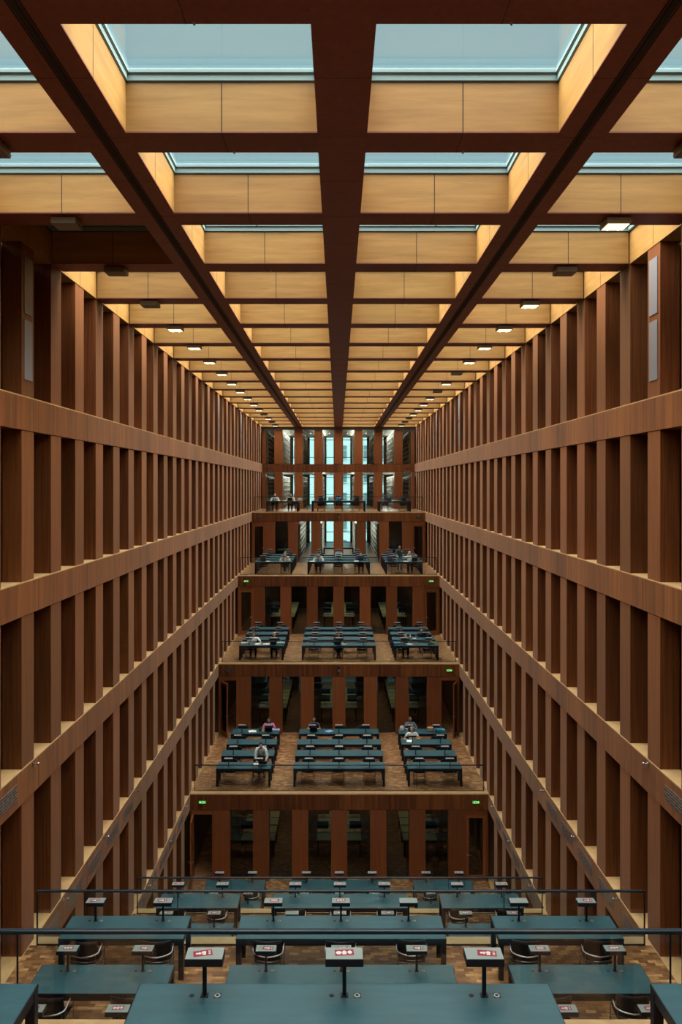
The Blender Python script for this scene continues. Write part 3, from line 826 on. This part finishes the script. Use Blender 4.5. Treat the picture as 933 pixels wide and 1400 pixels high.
def row(tkey, z, yc, far, r, chairs=True, lamps=True, skip=(), sides=(0, 1, 2), rowname=None):
    """one row of three tables; far = sitters face the camera"""
    rz = PI if far else 0
    for si in sides:
        side, xc, tp, n = SIDE[si]
        rn = rowname or (ROWN[r] + ' row')
        put(tp, (X0 + xc, yc, z), rz, 'dark green-topped study table, %s of three, %s by the railing count, %s' % (side, rn, TN[tkey]))
        for i in range(n):
            x = X0 + xc + (i - (n - 1) / 2) * 1.26
            sn = seatname(side, i)
            if lamps:
                lp = R.choices(LAMPS, [3, 3, 3, 1.4, 3, .8 if not far else 2])[0]
                if (tkey, r, si) == ('nC', 0, 1): lp = (LAMPS[0], LAMPS[2], LAMPS[1])[i]
                ly = yc + (.215 if not far else -.215)
                put(lp, (x, ly, z + TH + .0025), rz, 'black T-shaped reading lamp, %s seat of %s table, %s, %s' % (sn, side, rn, TN[tkey]))
            if chairs and (si, i) not in skip:
                cy = yc - (.36 if not far else -.36) + R.uniform(-.05, .05) * (1 if far else .6)
                put(CH, (x + R.uniform(-.06, .06), cy, z), rz + R.uniform(-.12, .12), 'black chair with chrome arms, %s seat of %s table, %s, %s' % (sn, side, rn, TN[tkey]))
for k in 'ABCD':
    for r in range(4 if k != 'D' else 2):
        row('f' + k, ZL[k], FY[(k, r)], True, r)
NY = {}
for k, rs, ch in (('C', 1, 0), ('B', 3, 2), ('A', 2, 1)):
    for r in range(rs):
        yc = NEAR[k] - .30 - .33 - TD / 2 - 1.58 * r
        row('n' + k, ZL[k], yc, False, r, chairs=r < ch, sides=(0, 2) if (k, r) == ('B', 2) else (0, 1, 2), lamps=True)
for r in range(2):
    row('nG', 0, 31.1 - 1.58 * r, False, r, chairs=r < 1, rowname=('far row', 'nearer row')[r])

# ------------------------------------------------------------------ things lying on the tables
def laptop(x, y, z, rz, lab, c=M_STEEL):
    root = empty('laptop', (X0 + x, y, z + TH + .003), rz); tag(root, lab, 'laptop')
    b = MB(); b.box(-.17, .17, -.12, .12, 0, .016, bev=.004); b.build('base', c, root)
    b = MB(); b.box(-.145, .145, -.01, .09, .016, .0175); b.build('keyboard', M_SHELFD, root)
    b = MB(); rot = Matrix.Translation((0, -.12, .016)) @ Matrix.Rotation(math.radians(18), 4, 'X')
    b.box(-.17, .17, -.006, .006, 0, .23, bev=.003, rot=rot); b.build('screen', c, root)
def papers(x, y, z, rz, lab, n=2, c=M_PAPER, size=(.21, .297)):
    b = MB()
    for i in range(n):
        q = Matrix.Rotation(R.uniform(-.3, .3), 4, 'Z') @ Matrix.Translation((R.uniform(-.08, .08), R.uniform(-.03, .03), 0))
        b.box(-size[0] / 2, size[0] / 2, -size[1] / 2, size[1] / 2, .004 * i, .004 * i + .003, rot=q)
    o = b.build('paper_stack', c, None, (X0 + x, y, z + TH + .003)); o.rotation_euler = (0, 0, rz); tag(o, lab, 'paper')
def bag(x, y, z, lab, c, size=(.32, .18, .26), name='bag', onfloor=False):
    root = empty(name, (X0 + x, y, z + (0 if onfloor else TH + .003))); tag(root, lab, 'bag')
    sx, sy, sz = size
    b = MB(); b.box(-sx / 2, sx / 2, -sy / 2, sy / 2, 0, sz, bev=min(size) * .22); o = b.build('body', cloth(c), root)
    b = MB(); b.tube([(-sx * .25, 0, sz * .96), (-sx * .22, 0, sz * 1.2), (0, 0, sz * 1.3), (sx * .22, 0, sz * 1.2), (sx * .25, 0, sz * .96)], .012, 6); b.build('strap', cloth(c), root)
def bottle(x, y, z, lab, c):
    root = empty('bottle', (X0 + x, y, z + TH + .003)); tag(root, lab, 'bottle')
    b = MB(); b.cyl((0, 0, 0), (0, 0, .17), .034, n=14); b.cyl((0, 0, .17), (0, 0, .205), .034, .014, n=14); b.build('body', c, root)
    b = MB(); b.cyl((0, 0, .205), (0, 0, .235), .016, n=12); b.build('cap', M_WHITE, root)
fy = lambda k, r, o=0: FY[(k, r)] + o
laptop(-3.34, fy('A', 3, .05), ZA, 0, 'dark laptop in front of the person in pink')
papers(-4.10, fy('A', 3), ZA, .2, 'white papers spread on the back row left table', 4)
bag(-3.72, fy('A', 3, .05), ZA, 'small dark green pouch beside the person in pink', (.02, .06, .02), (.16, .1, .14))
bag(-3.60, fy('A', 3, -.1), ZA, 'small yellow pouch on the back row left table', (.5, .38, .05), (.12, .08, .09))
bag(-2.98, fy('A', 3, .0), ZA, 'pale blue scarf and bag beside the person in pink', (.25, .32, .5), (.34, .24, .10))
laptop(-3.18, fy('A', 0, .0), ZA, .1, 'dark laptop before the person bent over the table')
papers(-3.46, fy('A', 0, .1), ZA, .1, 'open notebook beside the dark laptop, front row left table', 2)
laptop(-1.20, fy('A', 3, .02), ZA, 0, 'black laptop before the person in dark blue')
papers(-.45, fy('A', 3), ZA, .6, 'pale blue papers on the back row middle table', 3, cloth((.20, .35, .55)))
laptop(3.40, fy('A', 3, .05), ZA, .2, 'silver laptop on the back row right table', M_ALU)
bag(4.34, fy('A', 3, .0), ZA, 'light brown canvas bag on the back row right table', (.36, .24, .13), (.30, .2, .20))
bag(4.78, fy('A', 3, -.02), ZA, 'bright blue jacket heaped on the back row right table', (.06, .26, .42), (.46, .34, .12), 'jacket')
bag(2.98, fy('A', 3, .05), ZA, 'white paper bag at the end of the back row right table', (.6, .62, .62), (.18, .12, .2))
bottle(2.98, fy('A', 2, .05), ZA, 'white bottle before the person in white T-shirt', M_WHITE)
papers(3.26, fy('A', 2, .08), ZA, .1, 'white sheets before the person in white T-shirt', 3)
papers(-4.15, fy('B', 0), ZB, .1, 'white papers before the person in white blouse', 4)
papers(-3.72, fy('B', 0), ZB, -.2, 'white papers between the two people at the left table', 3)
bag(-4.86, fy('B', 0, -.05), ZB, 'white cloth bag on the left corner of the front table', (.55, .58, .58), (.30, .2, .10))
bag(-2.98, fy('B', 0, .0), ZB, 'pale teal jacket lying on the table edge by the blond person', (.22, .36, .38), (.42, .4, .12), 'jacket')
laptop(-3.34, fy('B', 0, .02), ZB, 0, 'dark laptop before the blond person in black')
laptop(-.08, fy('B', 0, .0), ZB, 0, 'dark laptop on the front middle table, second terrace')
papers(.30, fy('B', 0, .05), ZB, .2, 'small white notes beside the laptop, front middle table', 2, M_PAPER, (.15, .1))
bag(2.98, fy('B', 0, -.02), ZB, 'blue folded jacket on the front right table', (.07, .22, .30), (.36, .34, .12), 'jacket')
papers(3.62, fy('B', 0, -.05), ZB, .2, 'pale papers on the front right table', 4, cloth((.35, .50, .52)))
bottle(3.80, fy('B', 1, .0), ZB, 'clear pale bottle on the second row right table', cloth((.5, .6, .62)))
bag(4.75, fy('B', 0, .05), ZB, 'pale green lunch bag on the front right table corner', (.35, .42, .28), (.34, .22, .12))
papers(4.05, fy('B', 1, .0), ZB, .4, 'crumpled white tissue on the second row right table', 2, M_PAPER, (.12, .12))
bag(-4.60, fy('C', 0, .1), ZC, 'black rucksack on the left table of third far terrace', BK, (.36, .24, .30), 'rucksack')
papers(-4.25, fy('C', 0), ZC, .1, 'white papers beside the black rucksack', 2)
papers(-3.40, fy('C', 0), ZC, .1, 'open book before the person in cream shirt', 2, cloth((.40, .24, .14)))
papers(-1.62, fy('C', 0, -.1), ZC, .1, 'white papers at the left end of the middle table', 4)
bag(.0, fy('C', 1, .45), ZC, 'pale blue jacket hanging over the centre chair', (.34, .46, .50), (.46, .16, .34), 'jacket')
papers(1.05, fy('C', 0), ZC, .1, 'white papers before the person in navy pullover', 3)
bag(3.12, fy('C', 0, .1), ZC, 'dark purple rucksack on the right table of third far terrace', (.05, .03, .07), (.34, .24, .34), 'rucksack')
papers(4.08, fy('C', 0, -.1), ZC, .1, 'white papers before the blonde person', 4)
laptop(4.60, fy('C', 0, .05), ZC, .1, 'dark laptop before the blonde person')
bag(-2.72, fy('D', 0, .0), ZD, 'grey coat at the aisle end of the highest left table', (.30, .31, .33), (.34, .4, .16), 'coat')
laptop(-3.42, fy('D', 0, .0), ZD, 0, 'dark laptop on the highest left table')
for x, c, t in ((-1.25, BK, 'black rucksack on the highest middle table, left'), (-.55, (.33, .45, .47), 'pale teal jacket on the highest middle table'), (.02, (.05, .18, .30), 'blue rucksack on the highest middle table, centre'), (1.30, BK, 'black coat heaped on the highest middle table, right'),
                (3.55, NAVY, 'navy rucksack on the highest right table, aisle side'), (4.60, BK, 'black rucksack on the highest right table, wall side')):
    bag(x, fy('D', 0, .12), ZD, t, c, (.36, .24, .26), 'rucksack' if 'rucksack' in t else 'coat' if 'coat' in t else 'jacket')

# ------------------------------------------------------------------ rooms behind the far facades
def desk_proto(w):
    root = empty('reading_desk'); tag(root, 'x', 'desk', 'pale green desks behind the facade glass')
    b = MB(); b.box(-w / 2, w / 2, -.75, .75, .70, .74, bev=.004); b.box(-w / 2, w / 2, -.008, .008, .74, .755, mi=1); b.build('desk_top', [M_DESKGREEN, M_STEEL], root)
    for sx in (-1, 1):
        for sy in (-1, 1):
            b = MB(); b.box(sx * (w / 2 - .05) - .03, sx * (w / 2 - .05) + .03, sy * .68 - .03, sy * .68 + .03, 0, .70); b.build('leg', M_STEEL, root)
    snapshot(root); return root
D15, D19 = desk_proto(1.45), desk_proto(1.9)
def monitor_proto():
    root = empty('computer_monitor'); tag(root, 'x', 'monitor', 'dark monitors on the desks behind the glass')
    b = MB(); b.box(-.02, .02, -.26, .26, .12, .46, bev=.006); b.build('screen', M_STEEL, root)
    b = MB(); b.box(-.09, .09, -.11, .11, 0, .015); b.cyl((0, 0, .01), (0, 0, .2), .02); b.build('stand', M_ALU, root)
    snapshot(root); return root
MON = monitor_proto()
for fk, bel, nm in (('A', 'G', 'ground floor'), ('B', 'A', 'lowest far terrace'), ('C', 'B', 'second far terrace')):
    y0 = FAR[fk] + .42; z = ZL[bel]
    for r in range(2 if fk == 'A' else 4):
        for xc, pr, nn in ((-3.48, D15, 'left'), (0, D19, 'middle'), (3.48, D15, 'right')):
            put(pr, (X0 + xc, y0 + 2.45 + r * 1.62, z), 0, 'pale green desk behind %s glass, %s, %s row' % (nm, nn, ('front', 'second', 'third', 'rear')[r]))
            if r < 2:
                for s in ((-1, 1) if xc == 0 else (-1 if xc < 0 else 1,)):
                    put(MON, (X0 + xc + s * (.72 if xc == 0 else .55), y0 + 2.55 + r * 1.62, z + .74), PI / 2,
                        'dark monitor on %s %s-row desk behind %s glass, %s side' % (nn, ('front', 'second')[r], nm, 'left' if s < 0 else 'right'))
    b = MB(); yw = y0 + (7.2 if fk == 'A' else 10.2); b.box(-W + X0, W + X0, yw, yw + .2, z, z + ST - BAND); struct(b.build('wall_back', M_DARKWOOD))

def shelf_unit(x, y0, y1, z, h, face, lab):
    """bookcase running along y, books towards face (-1/+1)"""
    root = empty('bookcase', (X0 + x, y0, z)); tag(root, lab, 'bookcase', 'bookcases behind the far facade')
    L = y1 - y0; n = 7; d = .34
    b = MB(); b.box(-.02, .02, 0, L, 0, h, mi=1)
    for i in range(n + 1): b.box(-d / 2, d / 2, 0, L, i * (h - .03) / n, i * (h - .03) / n + .045)
    k = 0
    while k * .9 <= L + .01: b.box(-d / 2, d / 2, k * .9 - .012, k * .9 + .012, 0, h); k += 1
    b.build('frame', [M_SHELFW, M_SHELFD], root)
    b = MB()
    for s in (-1, 1):
        for i in range(n):
            q = .03
            while q < L - .06:
                run = R.uniform(.25, .8)
                if R.random() < .86:
                    e = min(L - .03, q + run)
                    while q < e:
                        w_ = R.uniform(.05, .12); hh = R.uniform(.17, .25); dp = R.uniform(.10, .14)
                        zz = i * (h - .03) / n + .045
                        b.box(s * .022, s * (.022 + dp), q, q + w_ - .004, zz, zz + hh, mi=R.choice([0, 0, 1, 1, 2, 3])); q += w_
                else: q += run
    o = b.build('books', [cloth((.20, .17, .13), 'book'), cloth((.03, .035, .05), 'book'), cloth((.10, .035, .025), 'book'), cloth((.045, .06, .06), 'book')], root); o['kind'] = 'stuff'
for z, y0, y1, ks, nm, h in ((ZD, 66.0, 74.5, (1, 2, 3), 'highest terrace level', 2.55), (ZE, 66.0, 74.5, (1, 2, 3), 'top floor', 2.6), (ZC, 59.5, 72.0, (1, 2), 'third terrace level', 2.55)):
    for k in ks:
        for s in (-1, 1):
            for j, dx in enumerate((-.20, .20)):
                if k == 3 and j == 1 and False: continue
                shelf_unit(s * (k * M + dx + .02), y0, y1, z, h, -s, '%s bookcase behind %s pillar %s of centre, %s' % (('inner', 'outer')[j], ('first', 'second', 'third')[k - 1], 'left' if s < 0 else 'right', nm))
for z, nm, h in ((ZD, 'highest terrace level', 2.55), (ZE, 'top floor', 2.6)):
    for s in (-1, 1): shelf_unit(s * 5.80, 65.6, 74.5, z, h, -s, 'bookcase against the %s side wall of the stacks, %s' % ('left' if s < 0 else 'right', nm))
for s in (-1, 1):
    b = MB(); b.box(X0 + s * 2.95, X0 + s * 6.0, 61.6, 61.8, ZC, ZD - BAND); struct(b.build('wall_back', M_DARKWOOD))
    put(D15, (X0 + s * 3.7, 59.6, ZC), 0, 'pale green desk behind the third terrace glass, %s' % ('left' if s < 0 else 'right'))
    put(MON, (X0 + s * 3.9, 59.7, ZC + .74), 0, 'dark monitor on the %s desk behind the third terrace glass' % ('left' if s < 0 else 'right'))
# low table with chairs seen through the third terrace facade
put(T2, (X0, 61.2, ZC), 0, 'study table behind the third terrace facade')
for sx in (-1, 1): put(CH, (X0 + sx * 1.38, 61.2, ZC), -sx * -PI / 2, 'chair at the %s end of the table behind third terrace facade' % ('left' if sx < 0 else 'right'))
# tube lamps in the top storeys
b = MB(); b.box(-.06, .06, -.6, .6, -.07, -.04); b.cyl((0, -.5, -.04), (0, -.5, 0), .01); b.cyl((0, .5, -.04), (0, .5, 0), .01); TL = b.build('tube_lamp', M_ALU)
b = MB(); b.box(-.04, .04, -.58, .58, -.078, -.069); b.build('lamp_tube', M_TUBE, TL); snapshot(TL); tag(TL, 'x', 'lamp', 'tube lamps behind the far facade')
for z, nm, y in ((ZCEIL - .06, 'top floor', 70.0), (ZE - BAND, 'highest terrace level', 70.0)):
    for i, x in enumerate((-2.3625, -.7875, .7875, 2.3625)):
        put(TL, (X0 + x, y, z + .0), 0, 'lit tube lamp on the ceiling of the %s, %s gap' % (nm, ('second left', 'first left', 'first right', 'second right')[i]))

# window wall at the far end, house across the street
for li, (z, h) in enumerate(((ZC, ST - BAND), (ZD, ST - BAND), (ZE, ZCEIL - ZE))):
    root = struct(empty('window_%d' % (li + 1), (X0, YEND, z)))
    b = MB()
    for i in range(-4, 5): b.box(i * M - .45, i * M - .37, -.06, .06, 0, h); b.box(i * M + .37, i * M + .45, -.06, .06, 0, h)
    b.box(-W - .3, W + .3, -.06, .06, 0, .06); b.box(-W - .3, W + .3, -.06, .06, h - .30, h - .24); b.box(-W - .3, W + .3, -.06, .06, h - .06, h)
    b.box(-W - .3, W + .3, -.05, .05, .95, 1.0)
    b.build('window_frame', M_STEEL, root)
    b = MB(); b.box(-W - .3, W + .3, -.01, .01, 0, h); b.build('pane', M_WINGLASS, root)
    b = MB()
    for i in range(-4, 5): b.box(i * M - .37, i * M + .37, -.04, .25, 0, h)
    b.build('pier', M_DARKWOOD, root)
b = MB(); b.box(-W - .6, W + .6, YEND, YEND + .2, 0, ZC); struct(b.build('wall_back', M_DARKWOOD))
b = MB(); b.box(-30, 30, 118, 126, -2, 34)
bd = b.build('building', M_FAC); tag(bd, 'pale building seen through the windows at the far end', 'building')
b = MB(); b.box(-.7, .7, -.05, .02, 0, 1.9, mi=0); b.box(-.8, .8, -.10, -.05, -.1, 0, mi=1); b.box(-.03, .03, -.07, -.05, 0, 1.9, mi=1); b.box(-.7, .7, -.07, -.05, 1.2, 1.26, mi=1)
WN = b.build('window', [plain('far_window_glass', (.16, .23, .25), .2), M_FAC])
for iz in range(5):
    for ix in range(-4, 5):
        inst(WN, bd, (ix * 3.1 + .6, 118, 6.2 + iz * 3.4))
bpy.data.objects.remove(WN)
b = MB(); b.box(-60, 60, YEND + .3, 140, -2.2, -2); struct(b.build('ground', plain('paving', (.05, .055, .055), .8)))

# ------------------------------------------------------------------ light
w = bpy.data.worlds.new('sky'); sc.world = w; w.use_nodes = True
nt = w.node_tree; nt.nodes.clear(); L = nt.links
o = N(nt, 'ShaderNodeOutputWorld'); bg = N(nt, 'ShaderNodeBackground'); L.new(bg.outputs[0], o.inputs[0])
tc = N(nt, 'ShaderNodeTexCoord'); sp = N(nt, 'ShaderNodeSeparateXYZ'); L.new(tc.outputs['Generated'], sp.inputs[0])
nz = N(nt, 'ShaderNodeTexNoise', i_Scale=3.0, i_Detail=4.0); L.new(tc.outputs['Generated'], nz.inputs['Vector'])
ml = N(nt, 'ShaderNodeMath', operation='MULTIPLY_ADD'); ml.inputs[1].default_value = .05; L.new(nz.outputs['Fac'], ml.inputs[0]); L.new(sp.outputs['Z'], ml.inputs[2])
HOR = (.35, .56, .60)
rp = ramp(nt, [(0.0, HOR), (.62, (.37, .59, .63)), (.82, (1.0, 1.0, .95)), (1.0, (1.0, 1.0, .9))])
L.new(ml.outputs[0], rp.inputs['Fac']); L.new(rp.outputs['Color'], bg.inputs['Color'])
bg.inputs['Strength'].default_value = 1.0
SUN = bpy.data.lights.new('sun', 'SUN'); SUN.energy = 18.0; SUN.angle = math.radians(100); SUN.color = (1.0, .93, .80)
so = bpy.data.objects.new('sun', SUN); COL.objects.link(so); so.rotation_euler = (math.radians(0), 0, 0)
# added suns from both sides that brighten the upper walls and pillar fronts
for s in (-1, 1):
    l = bpy.data.lights.new('side_fill_sun', 'SUN'); l.energy = 12.0; l.angle = math.radians(40); l.color = (1.0, .90, .70)
    lo = bpy.data.objects.new('side_fill_sun', l); COL.objects.link(lo); lo.rotation_euler = (0, s * math.radians(58), 0)
# added fill lights that brighten the rooms behind the lower facades
for fk, bel in (('A', 'G'), ('B', 'A'), ('C', 'B')):
    for x in (-3.2, 0, 3.2):
        l = bpy.data.lights.new('room_fill', 'AREA'); l.shape = 'RECTANGLE'; l.size = 1.4; l.size_y = 3.0; l.energy = {'A': 6, 'B': 10, 'C': 22}[fk]; l.color = (1, .85, .65)
        lo = bpy.data.objects.new('room_fill', l); COL.objects.link(lo); lo.location = (X0 + x, FAR[fk] + 4.5, ZL[bel] + ST - BAND - .02)
# added fill lights in the far book stacks, on top of the tube lamps
for z, y in ((ZCEIL - .06, 70.0), (ZE - BAND, 70.0), (ZD - BAND, 65.0)):
    for x in (-4.2, -1.4, 1.4, 4.2) if y > 66 else (-1.85, 0, 1.85):  # third-level fills stay hidden behind the pillars and have no fixture
        l = bpy.data.lights.new('stack_fill', 'AREA'); l.shape = 'RECTANGLE'; l.size = .3; l.size_y = 9; l.energy = 200; l.color = (1, .95, .85)
        lo = bpy.data.objects.new('stack_fill', l); COL.objects.link(lo); lo.location = (X0 + x, y, z - .01)
l = bpy.data.lights.new('passage_lamp', 'POINT'); l.energy = 14; l.color = (1, .55, .15); l.shadow_soft_size = .06
lo = bpy.data.objects.new('passage_lamp', l); COL.objects.link(lo); lo.location = (X0 + 6.62, 30.35, 6.15)
def portal(x, y, z, sx, sy, rot):
    l = bpy.data.lights.new('portal', 'AREA'); l.shape = 'RECTANGLE'; l.size = sx; l.size_y = sy; l.cycles.is_portal = True
    lo = bpy.data.objects.new('portal', l); COL.objects.link(lo); lo.location = (x, y, z); lo.rotation_euler = rot
portal(X0, (CB[0] + CB[-1]) / 2, ZCEIL + HB + .3, 12.2, CB[-1] - CB[0], (0, 0, 0))
portal(X0, YEND + .3, (ZC + ZCEIL) / 2, 12.4, ZCEIL - ZC, (-PI / 2, 0, 0))

# ------------------------------------------------------------------ camera and view
cam = bpy.data.cameras.new('camera'); co = bpy.data.objects.new('camera', cam); COL.objects.link(co)
co.location = (0, 0, CAMZ); co.rotation_euler = (PI / 2, 0, 0)
cam.sensor_fit = 'AUTO'; cam.sensor_width = 36; cam.lens = 36 * 1120 / 1400
cam.shift_x = 4.5 / 1400; cam.shift_y = -36 / 1400
cam.clip_start = .05; cam.clip_end = 400
sc.camera = co
sc.view_settings.view_transform = 'Standard'; sc.view_settings.look = 'None'
sc.view_settings.exposure = -0.12; sc.view_settings.gamma = 1.0; sc.view_settings.use_curve_mapping = False
cy = sc.cycles
cy.max_bounces = 10; cy.diffuse_bounces = 5; cy.glossy_bounces = 4; cy.transparent_max_bounces = 24; cy.transmission_bounces = 6
cy.use_denoising = True
cy.sample_clamp_indirect = 6.0
cy.caustics_reflective = False; cy.caustics_refractive = False
